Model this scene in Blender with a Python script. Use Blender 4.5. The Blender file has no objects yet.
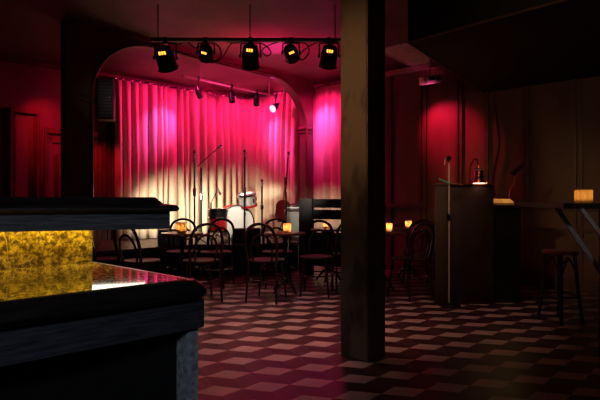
import bpy, bmesh, math, random
from mathutils import Vector, Matrix, Euler

random.seed(11)
sc = bpy.context.scene
COL = sc.collection
EYE = 1.15
F = 480.0
R = math.radians


def at(x, y, Z):
    """point seen at photo pixel x,y at depth Z"""
    return Vector(((x - 300) / F * Z, Z, EYE - (y - 200) / F * Z))


def on_line(px, P, d):
    """point of the plan line P + t d that lies in pixel column px"""
    k = (px - 300) / F
    t = (k * P[1] - P[0]) / (d[0] - k * d[1])
    return Vector((P[0] + t * d[0], P[1] + t * d[1]))


# ------------------------------------------------------------------ materials
def new_mat(name):
    m = bpy.data.materials.new(name)
    m.use_nodes = True
    nt = m.node_tree
    return m, nt, nt.nodes['Principled BSDF']


def mat(name, col, rough=0.5, metal=0.0, noise=0.0, scale=8.0, bump=0.0, coat=0.0, spec=0.5, emit=None, es=0.0, stretch=(1, 1, 1)):
    m, nt, b = new_mat(name)
    b.inputs['Base Color'].default_value = (*col, 1)
    b.inputs['Roughness'].default_value = rough
    b.inputs['Metallic'].default_value = metal
    b.inputs['Coat Weight'].default_value = coat
    b.inputs['Specular IOR Level'].default_value = spec
    if emit:
        b.inputs['Emission Color'].default_value = (*emit, 1)
        b.inputs['Emission Strength'].default_value = es
    if noise or bump:
        tc = nt.nodes.new('ShaderNodeTexCoord')
        mp = nt.nodes.new('ShaderNodeMapping')
        mp.inputs['Scale'].default_value = stretch
        nz = nt.nodes.new('ShaderNodeTexNoise')
        nz.inputs['Scale'].default_value = scale
        nz.inputs['Detail'].default_value = 6
        nt.links.new(tc.outputs['Object'], mp.inputs['Vector'])
        nt.links.new(mp.outputs['Vector'], nz.inputs['Vector'])
        if noise:
            rp = nt.nodes.new('ShaderNodeValToRGB')
            rp.color_ramp.elements[0].position = 0.3
            rp.color_ramp.elements[1].position = 0.7
            rp.color_ramp.elements[0].color = (*[c * (1 - noise) for c in col], 1)
            rp.color_ramp.elements[1].color = (*[min(1, c * (1 + noise)) for c in col], 1)
            nt.links.new(nz.outputs['Fac'], rp.inputs['Fac'])
            nt.links.new(rp.outputs['Color'], b.inputs['Base Color'])
        if bump:
            bp = nt.nodes.new('ShaderNodeBump')
            bp.inputs['Strength'].default_value = bump
            bp.inputs['Distance'].default_value = 0.01
            nt.links.new(nz.outputs['Fac'], bp.inputs['Height'])
            nt.links.new(bp.outputs['Normal'], b.inputs['Normal'])
    return m


M = {}
M['wall'] = mat('wall_panel_wood', (0.15, 0.085, 0.05), 0.5, noise=0.3, scale=3, bump=0.1, stretch=(1, 1, .3))
M['wall_trim'] = mat('wall_trim_wood', (0.11, 0.06, 0.035), 0.4, noise=0.25, scale=6)
M['cornice'] = mat('cornice_paint', (0.42, 0.3, 0.24), 0.5, noise=0.15)
M['ceiling'] = mat('ceiling_paint', (0.12, 0.065, 0.055), 0.55, noise=0.35, scale=1.6, bump=0.15)
M['soffit'] = mat('soffit_black', (0.012, 0.011, 0.01), 0.8, noise=0.2)
M['black'] = mat('black_paint', (0.012, 0.012, 0.013), 0.5, noise=0.3, scale=20)
M['black_metal'] = mat('black_metal', (0.012, 0.012, 0.013), 0.35, 0.4, noise=0.3, scale=30)
M['rubber'] = mat('black_rubber', (0.01, 0.01, 0.01), 0.6, noise=0.2)
M['cable'] = mat('cable_rubber', (0.008, 0.008, 0.009), 0.5, noise=0.2)
M['chrome'] = mat('chrome', (0.7, 0.7, 0.72), 0.18, 1.0, noise=0.05)
M['steel'] = mat('grey_steel', (0.35, 0.36, 0.37), 0.35, 0.9, noise=0.1)
M['bent'] = mat('dark_bentwood', (0.018, 0.009, 0.006), 0.25, noise=0.4, scale=12, stretch=(3, 3, .4), coat=.5)
M['seat'] = mat('dark_seat_wood', (0.014, 0.006, 0.004), 0.5, noise=0.4, scale=10)
M['table_top'] = mat('red_brown_table_wood', (0.16, 0.05, 0.032), 0.28, noise=0.35, scale=9, coat=.3, stretch=(1, 5, 1))
M['iron'] = mat('cast_iron', (0.012, 0.011, 0.011), 0.4, 0.5, noise=0.3, scale=40, bump=.1)
M['bar_wood'] = mat('bar_dark_wood', (0.028, 0.021, 0.019), 0.32, noise=0.55, scale=7, bump=.12, stretch=(1.2, 1.2, 14))
M['bar_frieze'] = mat('bar_frieze_wood', (0.075, 0.075, 0.09), 0.5, noise=0.5, scale=9, bump=.25, stretch=(1.2, 1.2, 14))
M['bar_leg'] = mat('worn_grey_leg', (0.55, 0.58, 0.6), 0.6, noise=0.5, scale=50, bump=.3)
M['piano'] = mat('screen_dark_board', (0.05, 0.036, 0.026), 0.5, noise=0.3, scale=5, stretch=(1, 1, .2))
M['stage'] = mat('stage_boards', (0.06, 0.035, 0.026), 0.45, noise=0.4, scale=6, stretch=(1, 8, 1))
M['stage_front'] = mat('stage_front_black', (0.012, 0.010, 0.010), 0.6, noise=0.3)
M['red_shell'] = mat('red_sparkle_shell', (0.5, 0.015, 0.02), 0.25, noise=0.3, scale=90, coat=.6)
M['drum_white'] = mat('white_drum_head', (0.78, 0.77, 0.75), 0.45, noise=0.04, scale=6)
M['pearl'] = mat('pale_pearl_shell', (0.62, 0.6, 0.6), 0.2, noise=0.45, scale=14, coat=.6, stretch=(1, 1, .2))
M['amp_cloth'] = mat('grey_grille_cloth', (0.3, 0.33, 0.31), 0.8, noise=0.35, scale=140)
M['amp_box'] = mat('amp_black_vinyl', (0.02, 0.02, 0.02), 0.5, noise=0.3, scale=60, bump=.2)
M['guitar'] = mat('dark_red_lacquer', (0.16, 0.012, 0.015), 0.2, noise=0.35, scale=8, coat=.7)
M['copper'] = mat('copper_red_metal', (0.55, 0.16, 0.1), 0.25, 1.0, noise=0.15)
M['teal'] = mat('teal_glint', (0.04, 0.8, 0.55), 0.4, noise=0.1)  # green glint on the stand's left arm, put into its colour
M['tan_wood_and_glint'] = mat('tan_wood_and_glint', (0.3, 0.14, 0.06), 0.4, noise=0.2)  # wood of the guitar neck, also the orange glint on the stand
M['paper'] = mat('cream_paper', (0.75, 0.5, 0.2), 0.7, noise=0.1)
M['pale'] = mat('pale_plastic', (0.72, 0.66, 0.62), 0.4, noise=0.1)
M['vent'] = mat('vent_metal', (0.5, 0.42, 0.4), 0.5, noise=0.2)
M['speaker_grille'] = mat('speaker_grille', (0.10, 0.09, 0.1), 0.5, 0.3, noise=0.4, scale=160)
M['silver'] = mat('silver_badge', (0.8, 0.8, 0.8), 0.25, 1.0, noise=0.05, emit=None)
M['wax'] = mat('wax', (0.8, 0.6, 0.35), 0.5, noise=0.1)
M['flame'] = mat('flame', (1, .6, .2), 0.5, emit=(1, 0.62, 0.26), es=10, noise=0.05)
M['vent_glow'] = mat('lamp_vent_glow', (1, .3, .05), 0.5, emit=(1, 0.25, 0.03), es=2.2, noise=0.05)
M['pink_lens'] = mat('pink_lens', (1, .2, .6), 0.3, emit=(1, 0.12, 0.55), es=5, noise=0.05)
M['warm_strip'] = mat('warm_strip', (1, .9, .5), 0.5, emit=(1, 0.68, 0.07), es=7.0, noise=0.02)
M['white_lamp'] = mat('white_lamp', (1, .95, .85), 0.5, emit=(1, .88, .7), es=2.6, noise=0.02)
M['brace'] = mat('brace_paint', (0.55, 0.5, 0.48), 0.6, noise=0.15)
M['stand'] = mat('stand_silver', (0.75, 0.76, 0.74), 0.35, 0.35, noise=0.05)
M['bulb'] = mat('warm_bulb', (1, .8, .6), 0.5, emit=(1, 0.45, 0.28), es=6, noise=0.02)


def m_glass(name, col, trans):
    m, nt, b = new_mat(name)
    b.inputs['Base Color'].default_value = (*col, 1)
    b.inputs['Roughness'].default_value = 0.25
    tl = nt.nodes.new('ShaderNodeBsdfTranslucent')
    tl.inputs['Color'].default_value = (*col, 1)
    nz = nt.nodes.new('ShaderNodeTexNoise')
    nz.inputs['Scale'].default_value = 60
    rp = nt.nodes.new('ShaderNodeValToRGB')
    rp.color_ramp.elements[0].color = (*[c * .8 for c in col], 1)
    rp.color_ramp.elements[1].color = (*col, 1)
    nt.links.new(nz.outputs['Fac'], rp.inputs['Fac'])
    nt.links.new(rp.outputs['Color'], tl.inputs['Color'])
    mx = nt.nodes.new('ShaderNodeMixShader')
    mx.inputs['Fac'].default_value = trans
    out = nt.nodes['Material Output']
    nt.links.new(b.outputs[0], mx.inputs[1])
    nt.links.new(tl.outputs[0], mx.inputs[2])
    nt.links.new(mx.outputs[0], out.inputs['Surface'])
    return m


M['amber_glass'] = m_glass('amber_glass', (0.95, 0.74, 0.42), 0.85)
M['frost_glass'] = m_glass('frosted_glass', (0.95, 0.75, 0.5), 0.85)


def m_curtain():
    m, nt, b = new_mat('cream_velvet_curtain')
    tc = nt.nodes.new('ShaderNodeTexCoord')
    nz = nt.nodes.new('ShaderNodeTexNoise')
    nz.inputs['Scale'].default_value = 40
    nz.inputs['Detail'].default_value = 5
    rp = nt.nodes.new('ShaderNodeValToRGB')
    rp.color_ramp.elements[0].color = (0.48, 0.39, 0.25, 1)
    rp.color_ramp.elements[1].color = (0.70, 0.60, 0.43, 1)
    nt.links.new(tc.outputs['Object'], nz.inputs['Vector'])
    nt.links.new(nz.outputs['Fac'], rp.inputs['Fac'])
    nt.links.new(rp.outputs['Color'], b.inputs['Base Color'])
    b.inputs['Roughness'].default_value = 0.6
    b.inputs['Sheen Weight'].default_value = 0.25
    b.inputs['Specular IOR Level'].default_value = 0.35
    bp = nt.nodes.new('ShaderNodeBump')
    bp.inputs['Strength'].default_value = 0.15
    bp.inputs['Distance'].default_value = 0.01
    nt.links.new(nz.outputs['Fac'], bp.inputs['Height'])
    nt.links.new(bp.outputs['Normal'], b.inputs['Normal'])
    return m


M['curtain'] = m_curtain()


def m_column():
    m, nt, b = new_mat('column_stained_plaster')
    tc = nt.nodes.new('ShaderNodeTexCoord')
    n1 = nt.nodes.new('ShaderNodeTexNoise')
    n1.inputs['Scale'].default_value = 5
    n1.inputs['Detail'].default_value = 8
    mp = nt.nodes.new('ShaderNodeMapping')
    mp.inputs['Scale'].default_value = (1, 1, .45)
    rp = nt.nodes.new('ShaderNodeValToRGB')
    rp.color_ramp.elements[0].position = .38
    rp.color_ramp.elements[0].color = (0.075, 0.052, 0.036, 1)
    rp.color_ramp.elements[1].position = .5
    rp.color_ramp.elements[1].color = (0.21, 0.15, 0.10, 1)
    nt.links.new(tc.outputs['Object'], mp.inputs['Vector'])
    nt.links.new(mp.outputs['Vector'], n1.inputs['Vector'])
    nt.links.new(n1.outputs['Fac'], rp.inputs['Fac'])
    nt.links.new(rp.outputs['Color'], b.inputs['Base Color'])
    b.inputs['Roughness'].default_value = .7
    bp = nt.nodes.new('ShaderNodeBump')
    bp.inputs['Strength'].default_value = .25
    bp.inputs['Distance'].default_value = .01
    nt.links.new(n1.outputs['Fac'], bp.inputs['Height'])
    nt.links.new(bp.outputs['Normal'], b.inputs['Normal'])
    return m


M['column'] = m_column()


def m_gold(name, gloss):
    """mottled gold leaf with dark branching veins"""
    m, nt, b = new_mat(name)
    tc = nt.nodes.new('ShaderNodeTexCoord')
    n1 = nt.nodes.new('ShaderNodeTexNoise')
    n1.inputs['Scale'].default_value = 52
    n1.inputs['Detail'].default_value = 10
    n1.inputs['Roughness'].default_value = .72
    n1.inputs['Distortion'].default_value = .5
    rp = nt.nodes.new('ShaderNodeValToRGB')
    e = rp.color_ramp.elements
    e[0].position = .42
    e[0].color = (0.07, 0.04, 0.008, 1)
    e[1].position = .60
    e[1].color = (0.70, 0.52, 0.12, 1)
    k = e.new(.50)
    k.color = (0.26, 0.17, 0.03, 1)
    v = nt.nodes.new('ShaderNodeTexVoronoi')
    v.feature = 'DISTANCE_TO_EDGE'
    v.inputs['Scale'].default_value = 6
    n2 = nt.nodes.new('ShaderNodeTexNoise')
    n2.inputs['Scale'].default_value = 5
    mixv = nt.nodes.new('ShaderNodeMix')
    mixv.data_type = 'VECTOR'
    mixv.inputs['Factor'].default_value = .25
    nt.links.new(tc.outputs['Object'], n1.inputs['Vector'])
    nt.links.new(tc.outputs['Object'], n2.inputs['Vector'])
    nt.links.new(tc.outputs['Object'], mixv.inputs[4])
    nt.links.new(n2.outputs['Color'], mixv.inputs[5])
    nt.links.new(mixv.outputs[1], v.inputs['Vector'])
    r2 = nt.nodes.new('ShaderNodeValToRGB')
    r2.color_ramp.elements[0].position = .0
    r2.color_ramp.elements[0].color = (.85, .66, .2, 1)
    r2.color_ramp.elements[1].position = .018
    r2.color_ramp.elements[1].color = (0, 0, 0, 1)
    nt.links.new(v.outputs['Distance'], r2.inputs['Fac'])
    mx = nt.nodes.new('ShaderNodeMix')
    mx.data_type = 'RGBA'
    mx.blend_type = 'SCREEN'
    mx.inputs['Factor'].default_value = .5
    nt.links.new(n1.outputs['Fac'], rp.inputs['Fac'])
    nt.links.new(rp.outputs['Color'], mx.inputs[6])
    nt.links.new(r2.outputs['Color'], mx.inputs[7])
    nt.links.new(mx.outputs[2], b.inputs['Base Color'])
    if gloss:
        b.inputs['Roughness'].default_value = .06
        b.inputs['IOR'].default_value = 1.8
    else:
        b.inputs['Roughness'].default_value = .4
    return m


M['gold'] = m_gold('gold_leaf_panel', False)
M['gold_gloss'] = m_gold('gold_gloss_top', True)


def m_floor():
    m, nt, b = new_mat('tumbling_block_tiles')

    def mth(op, a, c=None, d=None):
        n = nt.nodes.new('ShaderNodeMath')
        n.operation = op
        for i, v in enumerate((a, c, d)):
            if v is None:
                continue
            if isinstance(v, (int, float)):
                n.inputs[i].default_value = v
            else:
                nt.links.new(v, n.inputs[i])
        return n.outputs[0]
    A = (.2491 * EYE, .0563 * EYE)
    B = (.0240 * EYE, .2357 * EYE)
    O = (-.1803 * EYE, 2.5713 * EYE)
    det = A[0] * B[1] - A[1] * B[0]
    tc = nt.nodes.new('ShaderNodeTexCoord')
    sp = nt.nodes.new('ShaderNodeSeparateXYZ')
    nt.links.new(tc.outputs['Object'], sp.inputs[0])
    x = mth('SUBTRACT', sp.outputs[0], O[0])
    y = mth('SUBTRACT', sp.outputs[1], O[1])
    i = mth('ADD', mth('MULTIPLY', x, B[1] / det), mth('MULTIPLY', y, -B[0] / det))
    j = mth('ADD', mth('MULTIPLY', x, -A[1] / det), mth('MULTIPLY', y, A[0] / det))
    s3 = math.sqrt(3)
    qx = mth('ADD', i, mth('MULTIPLY', j, .5))
    qy = mth('ADD', mth('MULTIPLY', j, s3 / 2), .5 / s3)   # origin moved to the hexagon's centre
    ax = mth('SUBTRACT', mth('FLOORED_MODULO', mth('ADD', qx, .5), 1.0), .5)
    ay = mth('SUBTRACT', mth('FLOORED_MODULO', mth('ADD', qy, s3 / 2), s3), s3 / 2)
    bx = mth('SUBTRACT', mth('FLOORED_MODULO', qx, 1.0), .5)
    by = mth('SUBTRACT', mth('FLOORED_MODULO', qy, s3), s3 / 2)
    da = mth('ADD', mth('MULTIPLY', ax, ax), mth('MULTIPLY', ay, ay))
    db = mth('ADD', mth('MULTIPLY', bx, bx), mth('MULTIPLY', by, by))
    sel = mth('LESS_THAN', da, db)
    gx = mth('ADD', mth('MULTIPLY', ax, sel), mth('MULTIPLY', bx, mth('SUBTRACT', 1.0, sel)))
    gy = mth('ADD', mth('MULTIPLY', ay, sel), mth('MULTIPLY', by, mth('SUBTRACT', 1.0, sel)))
    # top rhombus: above the two edges through (+-.866, .5)
    top = mth('GREATER_THAN', gy, mth('MULTIPLY', mth('ABSOLUTE', gx), 1 / s3))
    right = mth('GREATER_THAN', gx, 0.0)
    nz = nt.nodes.new('ShaderNodeTexNoise')
    nz.inputs['Scale'].default_value = 3.5
    nz.inputs['Detail'].default_value = 8
    nt.links.new(tc.outputs['Object'], nz.inputs['Vector'])

    def mix(f, c1, c2):
        n = nt.nodes.new('ShaderNodeMix')
        n.data_type = 'RGBA'
        nt.links.new(f, n.inputs[0])
        for k, c in ((6, c1), (7, c2)):
            if isinstance(c, tuple):
                n.inputs[k].default_value = (*c, 1)
            else:
                nt.links.new(c, n.inputs[k])
        return n
    side = mix(right, (0.028, 0.016, 0.017), (0.06, 0.03, 0.032))
    full = mix(top, side.outputs[2], (0.46, 0.37, 0.33))
    wear = nt.nodes.new('ShaderNodeMix')
    wear.data_type = 'RGBA'
    wear.blend_type = 'MULTIPLY'
    wear.inputs[0].default_value = .7
    rp = nt.nodes.new('ShaderNodeValToRGB')
    rp.color_ramp.elements[0].position = .3
    rp.color_ramp.elements[0].color = (.55, .55, .55, 1)
    rp.color_ramp.elements[1].position = .65
    rp.color_ramp.elements[1].color = (1, 1, 1, 1)
    nt.links.new(nz.outputs['Fac'], rp.inputs['Fac'])
    nt.links.new(full.outputs[2], wear.inputs[6])
    nt.links.new(rp.outputs['Color'], wear.inputs[7])
    nt.links.new(wear.outputs[2], b.inputs['Base Color'])
    b.inputs['Roughness'].default_value = .34
    b.inputs['Specular IOR Level'].default_value = .35
    return m


M['floor'] = m_floor()


# ------------------------------------------------------------------ mesh helpers
WORLD = {}


class MB:
    def __init__(self):
        self.bm = bmesh.new()

    def box(self, c, s, rot=None, bevel=0.0):
        r = bmesh.ops.create_cube(self.bm, size=1)
        vs = r['verts']
        mt = Matrix.Translation(Vector(c)) @ (rot.to_4x4() if rot is not None else Matrix()) @ Matrix.Diagonal((*s, 1))
        bmesh.ops.transform(self.bm, matrix=mt, verts=vs)
        if bevel:
            es = list({e for v in vs for e in v.link_edges})
            bmesh.ops.bevel(self.bm, geom=es, offset=bevel, segments=2, affect='EDGES', profile=.5)
        return self

    def lathe(self, prof, mt=None, seg=24, closed=False):
        """prof: (r, z) list, turned about z"""
        mt = mt or Matrix()
        rings = []
        for r, z in prof:
            if r < 1e-6:
                rings.append([self.bm.verts.new(mt @ Vector((0, 0, z)))])
            else:
                rings.append([self.bm.verts.new(mt @ Vector((r * math.cos(2 * math.pi * k / seg), r * math.sin(2 * math.pi * k / seg), z))) for k in range(seg)])
        for a, b in zip(rings, rings[1:]):
            for k in range(seg):
                q = [a[k % len(a)], a[(k + 1) % len(a)], b[(k + 1) % len(b)], b[k % len(b)]]
                u = []
                for v in q:
                    if v not in u:
                        u.append(v)
                if len(u) > 2:
                    self.bm.faces.new(u)
        return self

    def tube(self, pts, r, seg=8, smooth=4, closed=False, taper=None):
        pts = [Vector(p) for p in pts]
        if smooth > 1 and len(pts) > 2:
            out = []
            n = len(pts)
            rng = range(n) if closed else range(n - 1)
            for i in rng:
                if closed:
                    p0, p1, p2, p3 = pts[i - 1], pts[i], pts[(i + 1) % n], pts[(i + 2) % n]
                else:
                    p0, p1, p2, p3 = pts[max(i - 1, 0)], pts[i], pts[i + 1], pts[min(i + 2, n - 1)]
                for k in range(smooth):
                    t = k / smooth
                    out.append(.5 * ((2 * p1) + (p2 - p0) * t + (2 * p0 - 5 * p1 + 4 * p2 - p3) * t * t + (3 * p1 - p0 - 3 * p2 + p3) * t ** 3))
            if not closed:
                out.append(pts[-1])
            pts = out
        n = len(pts)
        rings = []
        up = None
        for i, p in enumerate(pts):
            if closed:
                d = (pts[(i + 1) % n] - pts[i - 1]).normalized()
            else:
                d = (pts[min(i + 1, n - 1)] - pts[max(i - 1, 0)]).normalized()
            if up is None:
                up = d.orthogonal().normalized()
            else:
                up = (up - d * up.dot(d))
                up = up.normalized() if up.length > 1e-6 else d.orthogonal().normalized()
            w = d.cross(up)
            rr = r if taper is None else r + (taper - r) * i / (n - 1)
            rings.append([self.bm.verts.new(p + (up * math.cos(2 * math.pi * k / seg) + w * math.sin(2 * math.pi * k / seg)) * rr) for k in range(seg)])
        m = n if closed else n - 1
        for i in range(m):
            a, b = rings[i], rings[(i + 1) % n]
            for k in range(seg):
                self.bm.faces.new([a[k], a[(k + 1) % seg], b[(k + 1) % seg], b[k]])
        if not closed:
            self.bm.faces.new(rings[0][::-1])
            self.bm.faces.new(rings[-1])
        return self

    def prism(self, poly, z0, z1, bevel=0.0, mt=None):
        """plan polygon raised from z0 to z1"""
        mt = mt or Matrix()
        a = [self.bm.verts.new(mt @ Vector((p[0], p[1], z0))) for p in poly]
        b = [self.bm.verts.new(mt @ Vector((p[0], p[1], z1))) for p in poly]
        n = len(poly)
        fs = [self.bm.faces.new(a[::-1]), self.bm.faces.new(b)]
        for k in range(n):
            fs.append(self.bm.faces.new([a[k], a[(k + 1) % n], b[(k + 1) % n], b[k]]))
        if bevel:
            es = list({e for f in fs[:2] for e in f.edges})
            bmesh.ops.bevel(self.bm, geom=es, offset=bevel, segments=2, affect='EDGES')
        return self

    def loft(self, layers):
        """layers: list of (polygon, z) with the same number of points; capped"""
        rings = [[self.bm.verts.new(Vector((p[0], p[1], z))) for p in poly] for poly, z in layers]
        n = len(rings[0])
        for a, b in zip(rings, rings[1:]):
            for k in range(n):
                self.bm.faces.new([a[k], a[(k + 1) % n], b[(k + 1) % n], b[k]])
        self.bm.faces.new(rings[0][::-1])
        self.bm.faces.new(rings[-1])
        return self

    def build(self, name, material, parent=None, world=True, loc=None):
        me = bpy.data.meshes.new(name)
        bmesh.ops.recalc_face_normals(self.bm, faces=self.bm.faces[:])
        if parent is not None and world:
            self.bm.transform(WORLD[parent.name].inverted())
        if loc is not None:
            self.bm.transform(Matrix.Translation(-Vector(loc)))
        self.bm.to_mesh(me)
        self.bm.free()
        me.polygons.foreach_set('use_smooth', [True] * len(me.polygons))
        me.set_sharp_from_angle(angle=R(38))
        me.materials.append(M[material] if isinstance(material, str) else material)
        o = bpy.data.objects.new(name, me)
        COL.objects.link(o)
        if parent is not None:
            o.parent = parent
            WORLD[o.name] = WORLD[parent.name]
        else:
            if loc is not None:
                o.location = loc
            WORLD[o.name] = Matrix.Translation(o.location)
        return o


def tag(o, label, cat, group=None, kind=None):
    o['label'] = label
    o['category'] = cat
    if group:
        o['group'] = group
    if kind:
        o['kind'] = kind
    return o


def thing(name, label, cat, loc=(0, 0, 0), rz=0.0, group=None):
    o = bpy.data.objects.new(name, None)
    o.empty_display_size = .1
    COL.objects.link(o)
    o.location = loc
    o.rotation_euler = (0, 0, rz)
    WORLD[o.name] = Matrix.Translation(Vector(loc)) @ Euler((0, 0, rz)).to_matrix().to_4x4()
    return tag(o, label, cat, group)


def struct(o):
    o['kind'] = 'structure'
    return o


def copy_tree(o, parent=None):
    c = o.copy()
    COL.objects.link(c)
    c.parent = parent
    for ch in list(o.children):
        copy_tree(ch, c)
    return c


def align(p, d):
    """matrix that puts local z along d at p"""
    q = Vector((0, 0, 1)).rotation_difference(Vector(d).normalized())
    return Matrix.Translation(Vector(p)) @ q.to_matrix().to_4x4()


def V2(v, z):
    return Vector((v[0], v[1], z))


# ------------------------------------------------------------------ plan of the room
CEIL = EYE + 2.14
HOOK = EYE + 2.05
STAGE = 0.47
Pa = Vector((-3.05, 8.14))
dA = Vector((math.cos(R(40)), math.sin(R(40))))
CORN = Vector((-1.045, 9.82))
dA = (CORN - Pa).normalized()
dB = Vector((.76, -.65)).normalized()
nA = Vector((-dA.y, dA.x))      # outwards
nB = Vector((-dB.y, dB.x))
if nB.y < 0:
    nB = -nB
wA0 = Pa + nA * .16
wB0 = CORN + nB * .16


def cross(P, d, Q, e):
    det = d.x * -e.y + e.x * d.y
    r = Q - P
    t = (r.x * -e.y + e.x * r.y) / det
    return P + d * t


wC = cross(wA0, dA, wB0, dB)            # corner of the two back walls
wL = wA0 - dA * 4.2
wR = wB0 + dB * 7.6
bL = Vector((-4.6, -2.2))
bR = Vector((4.6, -2.2))
plan = [wL, wC, wR, bR, bL]
cen = Vector((0, 4))


def wall(name, a, b, m):
    d = (b - a).normalized()
    n = Vector((-d.y, d.x))
    if (cen - a).dot(n) > 0:
        n = -n
    e = .12
    mb = MB()
    mb.prism([a - d * e * 0, b, b + n * e, a + n * e], 0, CEIL + .02)
    return struct(mb.build(name, m))


wall('wall_left', bL, wL, 'wall')
wall('wall_back', wL, wC, 'wall')
wall('wall_right', wC, wR, 'wall')
wall('wall_side', wR, bR, 'wall')
wall('wall_front', bR, bL, 'wall')
struct(MB().prism(plan, -.1, 0).build('floor', 'floor'))
struct(MB().prism(plan, CEIL, CEIL + .1).build('ceiling', 'ceiling'))

# mouldings of the right wall (stiles in pairs, chair rail, cornice)
mb = MB()


def wall_box(mb, P, d, n, px0, px1, z0, z1, t):
    a = on_line(px0, P, d)
    b = on_line(px1, P, d)
    mb.prism([a, b, b - n * t, a - n * t], z0, z1)


for a, b in ((389, 392), (419.5, 422), (424.5, 427), (456, 458.5), (460.5, 463), (485, 489), (522, 525), (527, 530), (574, 577), (580, 583)):
    wall_box(mb, wB0, dB, nB, a, b, .12, HOOK - .02, .035)
rail_z = EYE - .09
wall_box(mb, wB0, dB, nB, 343, 640, rail_z - .035, rail_z + .035, .045)
wall_box(mb, wB0, dB, nB, 343, 640, 0, .14, .04)
wall_box(mb, wB0, dB, nB, 343, 640, .75, .79, .03)
struct(mb.build('trim_1', 'wall_trim'))
mb = MB()
wall_box(mb, wB0, dB, nB, 300, 640, HOOK - .03, HOOK + .05, .07)
struct(mb.build('trim_2', 'cornice'))
# left back wall: panel frame, rails, cornice
mb = MB()
zt = EYE + 1.40
for a, b in ((10, 13), (36, 39)):
    wall_box(mb, wA0, dA, nA, a, b, .3, zt, .045)
wall_box(mb, wA0, dA, nA, 10, 39, zt - .07, zt, .05)
wall_box(mb, wA0, dA, nA, 14.5, 16, .35, zt - .1, .03)
wall_box(mb, wA0, dA, nA, 33.5, 35, .35, zt - .1, .03)
wall_box(mb, wA0, dA, nA, 107, 110, 0, HOOK, .045)
wall_box(mb, wA0, dA, nA, 113, 116, 0, HOOK, .045)
wall_box(mb, wA0, dA, nA, -60, 250, HOOK + .03, HOOK + .09, .05)
struct(mb.build('trim_3', 'wall_trim'))
mb = MB()
wall_box(mb, wA0, dA, nA, -60, 42, 0, .14, .04)
struct(mb.build('baseboard_left', 'wall_trim'))

# door behind the pier
dt = EYE + 1.05
door = struct(bpy.data.objects.new('door_1', None))
COL.objects.link(door)
WORLD[door.name] = Matrix()
mb = MB()
wall_box(mb, wA0, dA, nA, 44, 48, 0, dt + .08, .06)
wall_box(mb, wA0, dA, nA, 101, 105, 0, dt + .08, .06)
wall_box(mb, wA0, dA, nA, 44, 105, dt, dt + .08, .07)
mb.build('door_frame', 'wall_trim', door)
mb = MB()
wall_box(mb, wA0, dA, nA, 48, 101, .01, dt, .02)
wall_box(mb, wA0, dA, nA, 48, 52, .01, dt, .04)
wall_box(mb, wA0, dA, nA, 97, 101, .01, dt, .04)
wall_box(mb, wA0, dA, nA, 72, 77, .01, dt, .04)
wall_box(mb, wA0, dA, nA, 48, 101, dt - .14, dt, .04)
wall_box(mb, wA0, dA, nA, 48, 101, .9, 1.03, .04)
wall_box(mb, wA0, dA, nA, 48, 101, .01, .25, .04)
wall_box(mb, wA0, dA, nA, 58, 59.5, 1.1, dt - .3, .05)
wall_box(mb, wA0, dA, nA, 89, 90.5, 1.1, dt - .3, .05)
mb.build('door_leaf', 'wall', door)
hp = on_line(95, wA0, dA) - nA * .07
mb = MB()
mb.lathe([(0, 0), (.028, .005), (.03, .02), (.018, .035), (.012, .05)], align(V2(hp, 1.0), (nA.x, nA.y, 0)), 14)
mb.build('door_knob', 'steel', door)

# ------------------------------------------------------------------ proscenium arch
P0 = Vector((-2.02, 6.49))
dP = Vector((.72, .70)).normalized()
nP = Vector((-dP.y, dP.x))      # towards the stage


def arch_t(px):
    return (on_line(px, P0, dP) - P0).dot(dP)


tL, tR = arch_t(89), arch_t(303)
tL0, tR1 = arch_t(63), arch_t(310)
zs = EYE + 1.29
zt = EYE + 2.05
wLh, wRh = .80, .82
under = []
N = 16
for k in range(N + 1):
    a = math.pi / 2 * k / N
    under.append((tL + wLh * (1 - math.cos(a)), zs + (zt - zs) * math.sin(a)))
for k in range(N + 1):
    a = math.pi / 2 * (1 - k / N)
    under.append((tR - wRh * (1 - math.cos(a)), zs + (zt - zs) * math.sin(a)))
mb = MB()
th = .17

def apt(t, z, off):
    p = P0 + dP * t + nP * off
    return (p.x, p.y, z)


cols = [(tL0, 0), (tL, 0)] + under + [(tR, 0), (tR1, 0)]
top = CEIL - .002
for (ta, za), (tb, zb) in zip(cols, cols[1:]):
    if abs(ta - tb) < 1e-6:
        q = [apt(ta, za, -th / 2), apt(ta, zb, -th / 2), apt(ta, zb, th / 2), apt(ta, za, th / 2)]
        mb.bm.faces.new([mb.bm.verts.new(v) for v in q])
        continue
    f4 = [apt(ta, za, -th / 2), apt(tb, zb, -th / 2), apt(tb, top, -th / 2), apt(ta, top, -th / 2)]
    b4 = [apt(ta, za, th / 2), apt(tb, zb, th / 2), apt(tb, top, th / 2), apt(ta, top, th / 2)]
    mb.bm.faces.new([mb.bm.verts.new(v) for v in f4])
    mb.bm.faces.new([mb.bm.verts.new(v) for v in b4])
    mb.bm.faces.new([mb.bm.verts.new(v) for v in (f4[0], f4[1], b4[1], b4[0])])
for t in (tL0, tR1):
    mb.bm.faces.new([mb.bm.verts.new(v) for v in (apt(t, 0, -th / 2), apt(t, top, -th / 2), apt(t, top, th / 2), apt(t, 0, th / 2))])
bmesh.ops.remove_doubles(mb.bm, verts=mb.bm.verts[:], dist=1e-5)
arch = struct(mb.build('wall_proscenium', 'ceiling'))
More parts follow.
